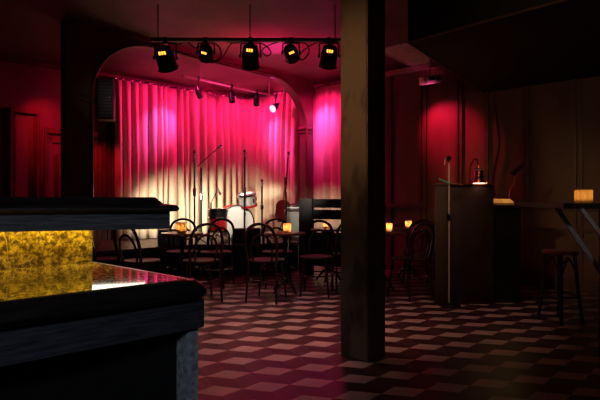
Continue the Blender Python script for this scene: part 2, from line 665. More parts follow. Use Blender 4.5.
# moulded rim of the arch, capitals
mb = MB()
pts = []
for t, z in [(tL, .05)] + under + [(tR, .05)]:
    p = P0 + dP * t - nP * (th / 2 + .005)
    pts.append((p.x, p.y, z))
mb.tube(pts, .022, 6, 1)
for t in (tL - .06, tR + .05):
    p = P0 + dP * t
    rot = Matrix.Rotation(math.atan2(dP.y, dP.x), 3, 'Z')
    mb.box((p.x, p.y, zs - .02), (.15, th + .05, .05), rot, .008)
    mb.box((p.x, p.y, zs - .09), (.14, th + .03, .03), rot, .008)
struct(mb.build('trim_4', 'wall_trim'))

# ------------------------------------------------------------------ stage
def front_pt(px, n):
    return on_line(px, P0 + nP * n, dP)


inner_c = cross(wA0 - nA * .01, dA, wB0 - nB * .01, dB)
sl = wA0 - nA * .01 - dA * .25
front = [front_pt(96, .36), front_pt(196, .33), front_pt(232, -.12), front_pt(299, -.50), on_line(306, wB0 - nB * .01, dB)]
struct(MB().prism(front + [inner_c, sl], STAGE - .05, STAGE).build('floor_stage', 'stage'))
inset = [p + nP * .03 for p in front[:4]] + [front[4] - dB * .03]
struct(MB().prism(inset + [inner_c, sl], 0, STAGE - .05).build('wall_stage_front', 'stage_front'))


# ------------------------------------------------------------------ curtains
def curtain(label, a, b, n_in, z0, z1, seed, group, fold=.145):
    rnd = random.Random(seed)
    d = (b - a)
    L = d.length
    d.normalize()
    root = thing('stage_curtain', label, 'curtain', (a.x, a.y, z0), 0, group)
    nf = int(L / fold)
    ph = []
    acc = 0
    for i in range(nf):
        acc += rnd.uniform(.55, 1.45)
        ph.append(acc)
    ph = [0] + [p / acc for p in ph]
    amps = [rnd.uniform(.09, .16) for _ in range(nf)]
    sub = 12
    cols = []
    for i in range(nf):
        for k in range(sub):
            f = k / sub
            cols.append((ph[i] + (ph[i + 1] - ph[i]) * f, i, f))
    cols.append((1, nf - 1, 1.0))
    NZ = 14
    mb = MB()
    grid = []
    for u, i, f in cols:
        col = []
        for r in range(NZ + 1):
            v = r / NZ          # 0 bottom 1 top
            z = z0 + (z1 - z0) * v
            am = amps[i] * (1.0 - .55 * v ** 3)
            w = 1 - abs(2 * f - 1) ** 2.2
            side = .02 * math.sin(7 * v + i * 1.7) * (1 - v)
            off = am * w + .01 * math.sin(3 * v + i)
            if r == NZ:
                z += -.025 * w
            p = a + d * (u * L + side * math.sin(math.pi * u)) + n_in * off
            col.append(mb.bm.verts.new((p.x, p.y, z)))
        grid.append(col)
    for c0, c1 in zip(grid, grid[1:]):
        for r in range(NZ):
            mb.bm.faces.new([c0[r], c1[r], c1[r + 1], c0[r + 1]])
    o = mb.build('drape', 'curtain', root)
    sol = o.modifiers.new('Solidify', 'SOLIDIFY')
    sol.thickness = .006
    sol.offset = 0
    mb = MB()
    p, q = V2(a - n_in * .02, z1 + .015), V2(b - n_in * .02, z1 + .015)
    mb.tube([p, q], .012, 8, 1)
    mb.build('curtain_rail', 'steel', root)
    hook0 = None
    for i in range(nf + 1):
        q = a + d * (ph[i] * L)
        q = q + n_in * .035
        loc = Vector((q.x, q.y, z1 + .005))
        if hook0 is None:
            mb = MB()
            mb.lathe([(0, -.03), (.018, -.024), (.024, 0), (.018, .018), (0, .022)], None, 8)
            hook0 = mb.build('curtain_hook', 'silver', root, world=False)
        else:
            h = hook0.copy()
            COL.objects.link(h)
            h.parent = root
            hook0_ = h
        tgt = hook0 if i == 0 else hook0_
        tgt.location = loc - root.location
    return root


g = 'curtains around the stage'
curtain('wide pleated cream curtain lit pink above, behind the drums, left of the stage corner', Pa - dA * .09, CORN + dA * .02, -nA, STAGE + .012, HOOK, 3, g)
cb = on_line(299, CORN - nB * .0, dB)
curtain('pleated cream curtain lit pink, between the stage corner and the arch pier', CORN - dB * .03 - nB * .05, cb, -nB, STAGE + .012, HOOK, 5, g)
c3a = on_line(308.5, CORN - nB * .02, dB)
c3b = on_line(352, CORN - nB * .02, dB)
curtain('narrow pleated curtain lit pink, beside the square column, right of the arch pier', c3a, c3b, -nB, .02, HOOK - .03, 8, g)

# ------------------------------------------------------------------ bulkhead (black dropped ceiling)
c0 = Vector((1.053, 4.68))
c1 = on_line(484, wB0, dB)
mb = MB()
far = wR
e2 = c0 + Vector((.7, -.7)) * 4.2
mb.prism([c0, c1, wB0 + dB * 7.58, Vector((4.5, 1.2)), e2], EYE + 1.54, CEIL - .002)
struct(mb.build('ceiling_bulkhead', 'soffit'))
mb = MB()
z = EYE + 1.54
mb.tube([V2(c0, z), V2(c1, z)], .012, 6, 1)
mb.tube([V2(c0, z), V2(e2, z)], .012, 6, 1)
struct(mb.build('trim_5', 'wall_trim'))

# ceiling vent
vroot = thing('ceiling_vent', 'ribbed metal air vent in the ceiling beside the black bulkhead corner', 'vent', (1.62, 7.02, CEIL), R(50))
vm = MB()
for s in (-1, 1):
    vm.box((0, s * .26, -.012), (1.05, .04, .024))
    vm.box((s * .52, 0, -.012), (.04, .52, .024))
vm.build('frame', 'vent', vroot, world=False)
vm = MB()
for k in range(13):
    vm.box((-.48 + k * .08, 0, -.012), (.05, .48, .008), Matrix.Rotation(R(25), 3, 'Y'))
vm.build('slats', 'vent', vroot, world=False)

# white box hanging under the ceiling by the red wall
p = at(430, 80, 6.9)
br = thing('hanging_projector', 'small pale tilted box hanging from the ceiling before the red wall', 'projector', p, R(8))
rot = Euler((R(8), R(-9), 0)).to_matrix()
MB().box((0, 0, 0), (.26, .2, .11), rot, .015).build('housing', 'pale', br, world=False)
MB().box((-.01, -.1, 0), (.10, .02, .06), rot, .005).build('front_panel', 'black', br, world=False)
MB().lathe([(0, 0), (.022, 0), (.022, .02), (.016, .022), (.014, .012), (0, .012)], align((.07, -.10, .0), (0, -1, -.1)), 12).build('lens', 'black', br, world=False)
MB().tube([(0, 0, .05), (0, 0, CEIL - p.z)], .009, 8, 1).build('mount', 'vent', br, world=False)

# ------------------------------------------------------------------ square column
cf = Vector((.476, 3.41))
th_c = R(43)
sC = .2415
l = Vector((-math.cos(th_c), math.sin(th_c)))
r = Vector((math.sin(th_c), math.cos(th_c)))
sq = [cf, cf + r * sC, cf + r * sC + l * sC, cf + l * sC]
cc = (sq[0] + sq[2]) / 2
mb = MB()
mb.prism(sq, 0, CEIL - .002)
es = [e for e in mb.bm.edges if abs(e.verts[0].co.z - e.verts[1].co.z) > 1]
bmesh.ops.bevel(mb.bm, geom=es, offset=.008, segments=2, affect='EDGES')
struct(mb.build('column', 'column', loc=(cc.x, cc.y, 0)))

# ------------------------------------------------------------------ the bar in front
a_ = Vector((math.cos(R(41)), math.sin(R(41))))
b_ = Vector((math.cos(R(139.4)), math.sin(R(139.4))))
HB = .90
Fc = Vector((-.355, 1.505))          # front right corner of the glossy top
bar = thing('bar_counter', 'dark wooden bar with a glossy gold top and a raised ledge', 'bar', (-1.0, 1.2, 0))


def bp(t, s):
    """t back along the front edge (to the left), s away from the front"""
    return Fc - a_ * t + b_ * s


def rounded(t0, t1, s0, s1, rad, n=6):
    """plan rectangle with rounded right-hand corners"""
    out = [bp(t1, s0)]
    for k in range(n + 1):
        an = math.pi / 2 * k / n
        out.append(bp(t0 + rad - rad * math.sin(an), s0 + rad - rad * math.cos(an)))
    for k in range(n + 1):
        an = math.pi / 2 * k / n
        out.append(bp(t0 + rad - rad * math.cos(an), s1 - rad + rad * math.sin(an)))
    out.append(bp(t1, s1))
    return out


T1 = 2.3
SB = .64
lay = []
for off, z, rad in ((-.010, -.062, .035), (.012, -.056, .05), (.024, -.042, .06), (.024, -.03, .06), (.012, -.014, .05), (-.004, -.004, .03), (-.012, 0, .02)):
    lay.append((rounded(-.035 - off, T1, -.035 - off, SB + .085 + off, rad), HB + z))
mb = MB()
mb.loft(lay)
rim = mb.build('counter_top', 'bar_wood', bar)
poly = [bp(T1 - .01, 0), bp(0.0, 0), bp(0.0, SB), bp(T1 - .01, SB)]
MB().prism(poly, HB - .01, HB + .003).build('glossy_inlay', 'gold_gloss', bar)
MB().prism(rounded(-.05, T1, -.03, SB + .07, .02), HB - .15, HB - .062).build('frieze', 'bar_frieze', bar)
MB().prism([bp(.0, .05), bp(.0, SB), bp(T1, SB), bp(T1, .12), bp(.3, .12)], .0, HB - .15).build('body', 'black', bar)
MB().prism([bp(-.03, -.014), bp(-.03, .049), bp(.003, .049), bp(.003, -.014)], 0, HB - .15, .003).build('leg', 'bar_leg', bar)
# gold back panel
MB().prism([bp(0.0, SB - .02), bp(0.0, SB), bp(T1, SB), bp(T1, SB - .02)], HB + .003, EYE - .062).build('gold_back_panel', 'gold', bar)
# raised ledge
lD = Vector((math.cos(R(18)), math.sin(R(18))))
lN = Vector((-lD.y, lD.x))
L0 = at(170, 229, 1.66)
L0 = Vector((L0.x, L0.y))


def lp(t, s):
    return L0 - lD * t + lN * s


def lrect(o, dep=.60):
    return [lp(1.9, -o), lp(-o, -o), lp(-o, dep + o), lp(1.9, dep + o)]


z_b = EYE - .100
ledge = MB().loft([(lrect(.0), EYE - .040), (lrect(.022), EYE - .039), (lrect(.029), EYE - .032), (lrect(.029), EYE - .026), (lrect(.022), EYE - .018), (lrect(-.022), EYE - .013), (lrect(-.048), EYE + .010)]).build('ledge', 'bar_wood', bar)
MB().prism(lrect(.0), z_b, EYE - .040).build('ledge_frieze', 'bar_frieze', ledge)
# lamp strip under the ledge, in front of the gold panel
mb = MB()
q0, q1 = bp(-.10, SB - .055), bp(1.2, SB - .055)
mb.prism([q0, q1, q1 - b_ * .02, q0 - b_ * .02], z_b - .006, z_b)
strip = mb.build('light_strip', 'warm_strip', bar)
strip['label'] = 'warm lamp strip under the ledge'


# white lamp panel under the back of the ledge, beyond the end of the gold panel
rotl = Matrix.Rotation(R(18), 3, 'Z')
lc = L0 - lD * .31 + lN * .47
lamp_ = MB().box((lc.x, lc.y, z_b - .009), (.46, .2, .018), rotl).build('under_ledge_lamp', 'white_lamp', bar)
lamp_['label'] = 'white lamp panel under the back of the ledge'


# ------------------------------------------------------------------ bentwood chairs
def make_chair(name, label):
    t = thing(name, label, 'chair')
    mb = MB()
    mb.lathe([(0, .445), (.17, .443), (.195, .447), (.206, .456), (.204, .466), (.19, .472), (.17, .466), (.08, .461), (0, .46)], None, 28)
    mb.build('seat', 'seat', t, world=False)
    hoop = [(-.165, -.165, .45), (-.182, -.195, .6), (-.176, -.228, .73), (-.125, -.252, .84), (0, -.264, .885),
            (.125, -.252, .84), (.176, -.228, .73), (.182, -.195, .6), (.165, -.165, .45)]
    MB().tube(hoop, .0175, 8, 5).build('back_hoop', 'bent', t, world=False)
    inner = [(-.105, -.165, .455), (-.125, -.19, .56), (-.112, -.215, .67), (-.065, -.232, .74), (0, -.238, .765),
             (.065, -.232, .74), (.112, -.215, .67), (.125, -.19, .56), (.105, -.165, .455)]
    MB().tube(inner, .0135, 7, 4).build('inner_hoop', 'bent', t, world=False)
    for s in (-1, 1):
        MB().tube([(s * .165, -.165, .47), (s * .17, -.178, .3), (s * .18, -.215, .0)], .0165, 8, 3, taper=.012).build('leg', 'bent', t, world=False)
        MB().tube([(s * .125, .125, .445), (s * .148, .148, .24), (s * .17, .175, .0)], .0175, 8, 3, taper=.012).build('leg', 'bent', t, world=False)
    ring = [(.213 * math.cos(a * math.pi / 8), -.015 + .213 * math.sin(a * math.pi / 8), .245) for a in range(16)]
    MB().tube(ring, .009, 6, 2, closed=True).build('stretcher_ring', 'bent', t, world=False)
    return t


chair_spots = [
    # x, y, faces towards (x, y), label
    (-1.13, 5.50, (-1.35, 5.95), 'dark bentwood chair with its back to us, in front of the amber candle table'),
    (-1.58, 6.44, (-1.47, 5.9), 'dark bentwood chair facing us, behind the amber candle table'),
    (-1.12, 6.38, (-1.22, 5.8), 'dark bentwood chair below the red floor tom, right of the amber candle table'),
    (-1.80, 5.46, (-1.45, 6.1), 'dark bentwood chair at the left side of the amber candle table'),
    (-2.28, 5.62, (-1.9, 5.95), 'dark bentwood chair farthest left, half hidden under the bar ledge'),
    (-.375, 5.54, (-.25, 5.97), 'dark bentwood chair with its back to us, in front of the middle candle table'),
    (-.30, 6.42, (-.24, 5.9), 'dark bentwood chair facing us, behind the middle candle table'),
    (.20, 5.85, (.12, 5.4), 'dark bentwood chair at the right side of the middle candle table'),
    (.60, 6.16, (.52, 6.8), 'dark bentwood chair half hidden by the square column, facing the railing'),
    (1.29, 5.70, (1.05, 6.12), 'dark bentwood chair just right of the column, back to us, by a candle table'),
    (1.57, 6.38, (1.58, 7.0), 'dark bentwood chair in front of the candle table by the red wall'),
    (1.98, 6.66, (1.5, 6.95), 'dark bentwood chair half hidden behind the tall dark screen'),
]
proto = None
for i, (x, y, f, lab) in enumerate(chair_spots):
    rz = math.atan2(f[1] - y, f[0] - x) - math.pi / 2
    if proto is None:
        proto = make_chair('bentwood_chair', lab)
        o = proto
    else:
        o = copy_tree(proto)
    o.location = (x, y, 0)
    o.rotation_euler.z = rz
    o['label'] = lab
    o['group'] = 'bentwood chairs around the small tables'


# ------------------------------------------------------------------ pedestal tables
def make_table(lab):
    t = thing('pedestal_table', lab, 'table')
    MB().lathe([(0, .715), (.245, .715), (.255, .722), (.258, .735), (.252, .748), (0, .75)], None, 32).build('table_top', 'table_top', t, world=False)
    MB().lathe([(0, .12), (.045, .125), (.05, .16), (.03, .2), (.022, .3), (.026, .45), (.022, .6), (.03, .67), (.09, .705), (.09, .715), (0, .715)], None, 16).build('column_post', 'iron', t, world=False)
    for k in range(4):
        a = math.pi / 4 + k * math.pi / 2
        c, s = math.cos(a), math.sin(a)
        pts = [(c * .03, s * .03, .15), (c * .09, s * .09, .135), (c * .14, s * .14, .075), (c * .17, s * .17, .03), (c * .195, s * .195, .013)]
        MB().tube(pts, .02, 8, 4, taper=.012).build('leg', 'iron', t, world=False)
    return t


tables = [(-1.452, 5.92, 'small round table carrying the tall amber candle, nearest the bar'),
          (-.19, 5.98, 'small round red-topped table in the middle, left of the column'),
          (.41, 6.80, 'small round table in front of the dark railing, behind other chairs'),
          (1.05, 6.12, 'small round candle table just right of the column'),
          (1.58, 6.98, 'small round candle table farthest back, by the red wall')]
tp = None
for x, y, lab in tables:
    if tp is None:
        tp = o = make_table(lab)
    else:
        o = copy_tree(tp)
    o.location = (x, y, 0)
    o.rotation_euler.z = random.uniform(-.5, .5)
    o['label'] = lab
    o['group'] = 'small round pedestal tables'


# ------------------------------------------------------------------ candles
def candle(x, y, z, rad, h, lab, mtl, power, ribs=0):
    t = thing('votive_candle', lab, 'candle', (x, y, z), 0, 'lit candles on the tables')
    mb = MB()
    seg = 24
    if ribs:
        seg = ribs * 4
        prof = [(0, 0), (rad * .9, 0), (rad, h * .1), (rad, h * .93), (rad * .97, h), (rad * .9, h), (rad * .9, h * .1), (0, h * .08)]
        for r_, z_ in prof[:]:
            pass
        mb.lathe(prof, None, seg)
        for v in mb.bm.verts:
            rr = math.hypot(v.co.x, v.co.y)
            if rr > rad * .95:
                an = math.atan2(v.co.y, v.co.x)
                k = 1 + .06 * math.cos(an * ribs)
                v.co.x *= k
                v.co.y *= k
    else:
        mb.lathe([(0, 0), (rad * .86, 0), (rad * .92, h * .06), (rad, h * .97), (rad * .95, h), (rad * .88, h * .95), (rad * .84, h * .1), (0, h * .08)], None, seg)
    mb.build('glass_holder', mtl, t, world=False)
    MB().lathe([(0, h * .09), (rad * .6, h * .09), (rad * .6, h * .34), (0, h * .36)], None, 14).build('wax', 'wax', t, world=False)
    MB().lathe([(0, h * .38), (h * .06, h * .46), (h * .075, h * .54), (h * .04, h * .68), (0, h * .8)], None, 10).build('flame', 'flame', t, world=False)
    ld = bpy.data.lights.new('candle_light', 'POINT')
    ld.energy = power
    ld.color = (1, .62, .28)
    ld.shadow_soft_size = .012
    lo = bpy.data.objects.new('candle_light', ld)
    COL.objects.link(lo)
    lo.location = (x, y, z + h * .6)
    return t


candle(-1.455, 5.90, .751, .068, .125, 'tall amber glass candle on the table nearest the bar', 'amber_glass', .35)
candle(-.160, 5.95, .751, .052, .11, 'lit candle glass on the middle red-topped table', 'frost_glass', .5)
candle(.37, 6.80, .751, .042, .10, 'lit candle glass in front of the dark railing', 'frost_glass', .3)
candle(1.125, 6.05, .751, .040, .11, 'lit candle glass just right of the column, lower of the two there', 'frost_glass', .7)
candle(1.565, 6.93, .751, .048, .10, 'lit candle glass on the table by the red wall', 'frost_glass', .7)

# ------------------------------------------------------------------ drum kit
dk = at(235, 224, 8.3)
dc = Vector((dk.x, dk.y, STAGE + .30))
dirn = Vector((.16, -1, .0)).normalized()     # the front head looks at the audience
dirn = Vector((-dk.x * .3, -1, 0)).normalized()
bd = thing('bass_drum', 'red bass drum with a big white front head and mounted tom', 'drum', (dk.x, dk.y, STAGE))
al = align(dc, dirn)
RB = .285
MB().lathe([(RB, -.2), (RB, .17), (RB - .008, .17), (RB - .008, -.2)], al, 40).build('shell', 'red_shell', bd)
MB().lathe([(0, .19), (RB - .03, .188), (RB - .012, .178), (RB - .012, .17), (0, .17)], al, 40).build('front_head', 'drum_white', bd)
MB().lathe([(RB - .016, .165), (RB + .014, .165), (RB + .014, .2), (RB - .008, .203), (RB - .016, .19)], al, 40).build('hoop', 'chrome', bd)
MB().lathe([(RB - .016, -.205), (RB + .014, -.205), (RB + .014, -.17), (RB - .016, -.17)], al, 40).build('hoop', 'red_shell', bd)
right = Vector((-dirn.y, dirn.x, 0))
for s in (-1, 1):
    MB().tube([dc + right * s * .26 + Vector((0, 0, -.1)) + dirn * .1, dc + right * s * .38 + dirn * .16 + Vector((0, 0, -.292))], .009, 8, 1).build('spur_leg', 'chrome', bd)
# rack tom: tilted, pale shell, red lower rim
tp_ = at(247, 199.5, 8.25)
tal = align(tp_, Vector((-.10, -.22, 1)))
tom = MB().lathe([(.155, -.10), (.155, .09), (.147, .09), (.147, -.10)], tal, 32).build('rack_tom', 'pearl', bd)
MB().lathe([(0, .092), (.148, .092), (.15, .085)], tal, 32).build('tom_head', 'drum_white', tom)
MB().lathe([(.15, .075), (.168, .075), (.168, .1), (.15, .1)], tal, 32).build('tom_hoop', 'chrome', tom)
MB().lathe([(.15, -.125), (.168, -.125), (.168, -.085), (.15, -.085)], tal, 32).build('tom_hoop', 'red_shell', tom)
for k in range(6):
    a = k * math.pi / 3 + .3
    MB().box(tal @ Vector((.162 * math.cos(a), .162 * math.sin(a), -.01)), (.018, .018, .07), tal.to_3x3() @ Matrix.Rotation(a, 3, 'Z'), .004).build('tom_lug', 'black_metal', tom)
MB().tube([dc + Vector((0, 0, .27)), tp_ + Vector((-.07, .02, -.16)), tp_ + Vector((-.02, 0, -.08))], .014, 8, 3).build('tom_mount', 'chrome', bd)

fp = at(218, 214, 8.05)
ft = thing('floor_tom', 'red floor tom with a dark upper shell, left of the bass drum', 'drum', (fp.x, fp.y, STAGE))
zf = STAGE
MB().lathe([(.155, zf + .16 - STAGE), (.155, .40)], Matrix.Translation((fp.x, fp.y, STAGE)), 32).build('lower_shell', 'red_shell', ft)
MB().lathe([(.16, .40), (.16, .52)], Matrix.Translation((fp.x, fp.y, STAGE)), 32).build('upper_shell', 'black_metal', ft)
MB().lathe([(0, .53), (.155, .53), (.16, .51)], Matrix.Translation((fp.x, fp.y, STAGE)), 32).build('drum_head', 'drum_white', ft)
for zz in (.15, .375, .51):
    MB().lathe([(.156, zz), (.176, zz), (.176, zz + .028), (.156, zz + .028)], Matrix.Translation((fp.x, fp.y, STAGE)), 32).build('hoop', 'chrome', ft)
for k in range(3):
    a = -math.pi / 2 + k * math.pi * 2 / 3
    q = Vector((fp.x + .178 * math.cos(a), fp.y + .178 * math.sin(a), STAGE))
    MB().tube([q + Vector((0, 0, .38)), q + Vector((0, 0, 0))], .009, 8, 1).build('leg', 'chrome', ft)


# ------------------------------------------------------------------ microphone stands
def mic_stand(name, lab, base, zbase, h, boom=None, mic=True, thick=None, metal='black_metal', mic_tilt=(0, -.5, .6)):
    t = thing(name, lab, 'microphone stand', (base[0], base[1], zbase))
    b = Vector((base[0], base[1], zbase))
    MB().tube([b + Vector((0, 0, .08)), b + Vector((0, 0, h))], .016, 8, 1).build('pole', metal, t)
    MB().lathe([(.016, h * .55), (.028, h * .56), (.028, h * .64), (.016, h * .65)], Matrix.Translation(b), 12).build('clutch', 'chrome', t)
    for k in range(3):
        a = k * 2 * math.pi / 3 - .5
        MB().tube([b + Vector((0, 0, .12)), b + Vector((.14 * math.cos(a), .14 * math.sin(a), .06)), b + Vector((.24 * math.cos(a), .24 * math.sin(a), .012))], .009, 7, 3).build('leg', 'black_metal', t)
    top = b + Vector((0, 0, h))
    if boom:
        p, q = Vector(boom[0]), Vector(boom[1])
        MB().tube([p, q], .011, 8, 1).build('boom_arm', 'red_shell' if boom[2] else metal, t)
        top = q
    if mic:
        d = Vector(mic_tilt).normalized()
        al = align(top, d)
        m_ = MB().lathe([(0, -.07), (.011, -.07), (.017, .07), (.017, .075), (0, .075)], al, 10).build('microphone', 'steel', t)
        MB().lathe([(0, .075), (.022, .08), (.027, .1), (.022, .122), (0, .13)], al, 12).build('grille', 'chrome', m_)
    return t


g = 'microphone stands on the stage'
for spec in [
    ('slim black stand with a bright clutch, leftmost on the stage', 194.5, 7.55, 158, None, (0, -.2, 1)),
    ('black boom stand whose red arm slants up to the right', 201.3, 8.15, 168, ((197, 167), (217, 149), True), (.6, -.3, .5)),
    ('tall black stand rising in front of the bass drum', 244.6, 7.98, 157, None, (0, -.3, 1)),
    ('short stand between the white tom and the amplifier', 262, 8.3, 186, None, (0, -.3, 1)),
    ('black stand with its top slanting right, beside the dark red guitar', 286, 7.85, 192, ((285.5, 194), (288, 157), False), (.1, -.8, .5)),
]:
    lab, px, Z, ytop, boom, tilt = spec
    top = at(px, ytop, Z)
    bm_ = None
    if boom:
        bm_ = (at(boom[0][0], boom[0][1], Z - .03), at(boom[1][0], boom[1][1], Z - .02), boom[2])
    o = mic_stand('microphone_stand', lab, (top.x, top.y), STAGE, top.z - STAGE, bm_, True, None, 'black_metal', tilt)
    o['group'] = g
# the cymbal-style boom by the floor tom
t0 = at(211, 203, 8.55)
t1 = at(218, 189, 8.55)
o = mic_stand('drum_microphone_stand', 'chrome stand with a short slanting arm above the floor tom', (t0.x, t0.y), STAGE, t0.z - STAGE, (t0, t1, False), True, None, 'chrome', (.3, -.3, -.6))

# amplifier, guitar, stage monitors
ap = at(293.5, 224, 8.2)
am = thing('guitar_amplifier', 'small grey-fronted amplifier on the stage, beside the dark red guitar', 'amplifier', (ap.x, ap.y, STAGE), R(-6))
MB().box((0, 0, .29), (.27, .22, .58), None, .015).build('cabinet', 'amp_box', am, world=False)
MB().box((0, -.112, .27), (.235, .012, .42), None, .004).build('grille_cloth', 'amp_cloth', am, world=False)
MB().box((0, -.112, .53), (.235, .012, .055), None, .003).build('control_panel', 'steel', am, world=False)
for k in range(5):
    MB().lathe([(0, 0), (.011, 0), (.009, .014), (0, .015)], align((-.08 + k * .04, -.118, .53), (0, -1, 0)), 10).build('knob', 'silver', am, world=False)
MB().tube([(-.07, 0, .575), (-.05, 0, .605), (.05, 0, .605), (.07, 0, .575)], .01, 8, 3).build('handle', 'rubber', am, world=False)

gp = at(283, 214, 8.35)
gt = thing('electric_guitar', 'dark red electric guitar standing left of the grey amplifier', 'guitar', (gp.x, gp.y, STAGE), R(5))
mt = Matrix.Translation((0, 0, .50)) @ Euler((R(-78), 0, R(0))).to_matrix().to_4x4()
body = []
for k in range(36):
    a = 2 * math.pi * k / 36
    rr = .15 + .05 * math.cos(2 * a) + .012 * math.cos(a)
    body.append((rr * math.cos(a), rr * math.sin(a) * 1.25))
MB().prism([(p[1], p[0]) for p in body], -.022, .022, .008, mt @ Matrix.Translation((0, 0, 0))).build('body', 'guitar', gt, world=False)
MB().prism([(-.05, -.06), (.06, -.08), (.075, .05), (-.04, .06)], .0225, .0255, 0, mt).build('pickguard', 'silver', gt, world=False)
ndir = (mt.to_3x3() @ Vector((.10, -1, 0))).normalized()
nb = mt @ Vector((0, -.1, .02))
if ndir.z < 0:
    ndir.z = -ndir.z
MB().tube([nb, nb + ndir * .36], .018, 8, 1).build('neck', 'tan_wood_and_glint', gt, world=False)
MB().box(nb + ndir * .42, (.05, .018, .13), None, .005).build('headstock', 'guitar', gt, world=False)
st = MB()
st.tube([(-.1, .06, .30), (-.1, -.04, .30)], .01, 8, 1)
st.tube([(.1, .06, .30), (.1, -.04, .30)], .01, 8, 1)
st.tube([(-.1, .06, .30), (.1, .06, .30)], .01, 8, 1)
st.tube([(0, .06, .30), (-.14, .0, 0)], .01, 8, 1)
st.tube([(0, .06, .30), (.14, .0, 0)], .01, 8, 1)
st.tube([(0, .06, .30), (0, .22, 0)], .01, 8, 1)
gs = thing('guitar_stand', 'thin black stand holding up the dark red guitar', 'stand', (gp.x, gp.y, STAGE), R(5))
st.build('stand_frame', 'black_metal', gs, world=False)

g = 'stage monitors along the stage front'
for px, Z, lab in ((246, 7.66, 'black wedge monitor in front of the white bass drum'), (172, 7.35, 'black wedge monitor at the left end of the stage front')):
    mp_ = at(px, 230, Z)
    mo = thing('stage_monitor', lab, 'monitor speaker', (mp_.x, mp_.y, STAGE), R(18), g)
    pr = [(-.14, 0), (.15, 0), (.15, .1), (-.1, .24), (-.14, .22)]
    mb = MB()
    mt = Matrix(((0, 0, 1, 0), (1, 0, 0, 0), (0, 1, 0, 0), (0, 0, 0, 1)))
    mb.prism(pr, -.21, .21, .006, mt)
    mb.build('cabinet', 'amp_box', mo, world=False)
    mb = MB()
    rot = Euler((math.atan2(.14, -.25) - math.pi, 0, 0)).to_matrix()
    mb.box((0, .03, .172), (.37, .25, .012), Euler((-math.atan2(.14, .25), 0, 0)).to_matrix(), .004)
    mb.build('grille', 'speaker_grille', mo, world=False)

# ------------------------------------------------------------------ dark railing right of the stage
ra = Vector((at(300, 200, 7.25).x, 7.25))
rb = Vector((at(352, 200, 6.95).x, 6.95))
rd = (rb - ra).normalized()
rn = Vector((-rd.y, rd.x))
ang = math.atan2(rd.y, rd.x)
rl = thing('stage_railing', 'dark wooden railing with a broad post and two boards before the narrow curtain', 'railing', (ra.x, ra.y, 0), ang)
MB().box((.105, 0, .585), (.21, .1, 1.17), None, .006).build('post', 'stage_front', rl, world=False)
LL = (rb - ra).length
for zc, hh in ((1.10, .13), (.935, .14), (.72, .14), (.5, .14)):
    if zc > .8:
        MB().box((LL / 2 + .1, 0, zc), (LL - .2, .04, hh), None, .004).build('board', 'stage_front', rl, world=False)
MB().box((LL / 2 + .1, .0, .42), (LL - .2, .04, .5), None, .004).build('board', 'stage_front', rl, world=False)
MB().box((LL - .03, 0, .585), (.1, .08, 1.17), None, .006).build('post', 'stage_front', rl, world=False)


# ------------------------------------------------------------------ lighting bar and par cans over the floor
ZP = 5.25
pl, pr_ = at(151, 39.7, ZP), at(341, 40.3, ZP)
pr_ = at(352, 40.3, ZP)
pb = thing('lighting_bar', 'long dark steel pipe under the ceiling carrying five black lamps', 'lighting bar', (pl.x, pl.y, pl.z))
MB().tube([pl, pr_], .024, 10, 1).build('pipe', 'steel', pb)
for px in (158, 250, 335):
    q = at(px, 40, ZP)
    MB().tube([q, Vector((q.x, q.y, CEIL))], .006, 8, 1).build('hanger', 'black_metal', pb)


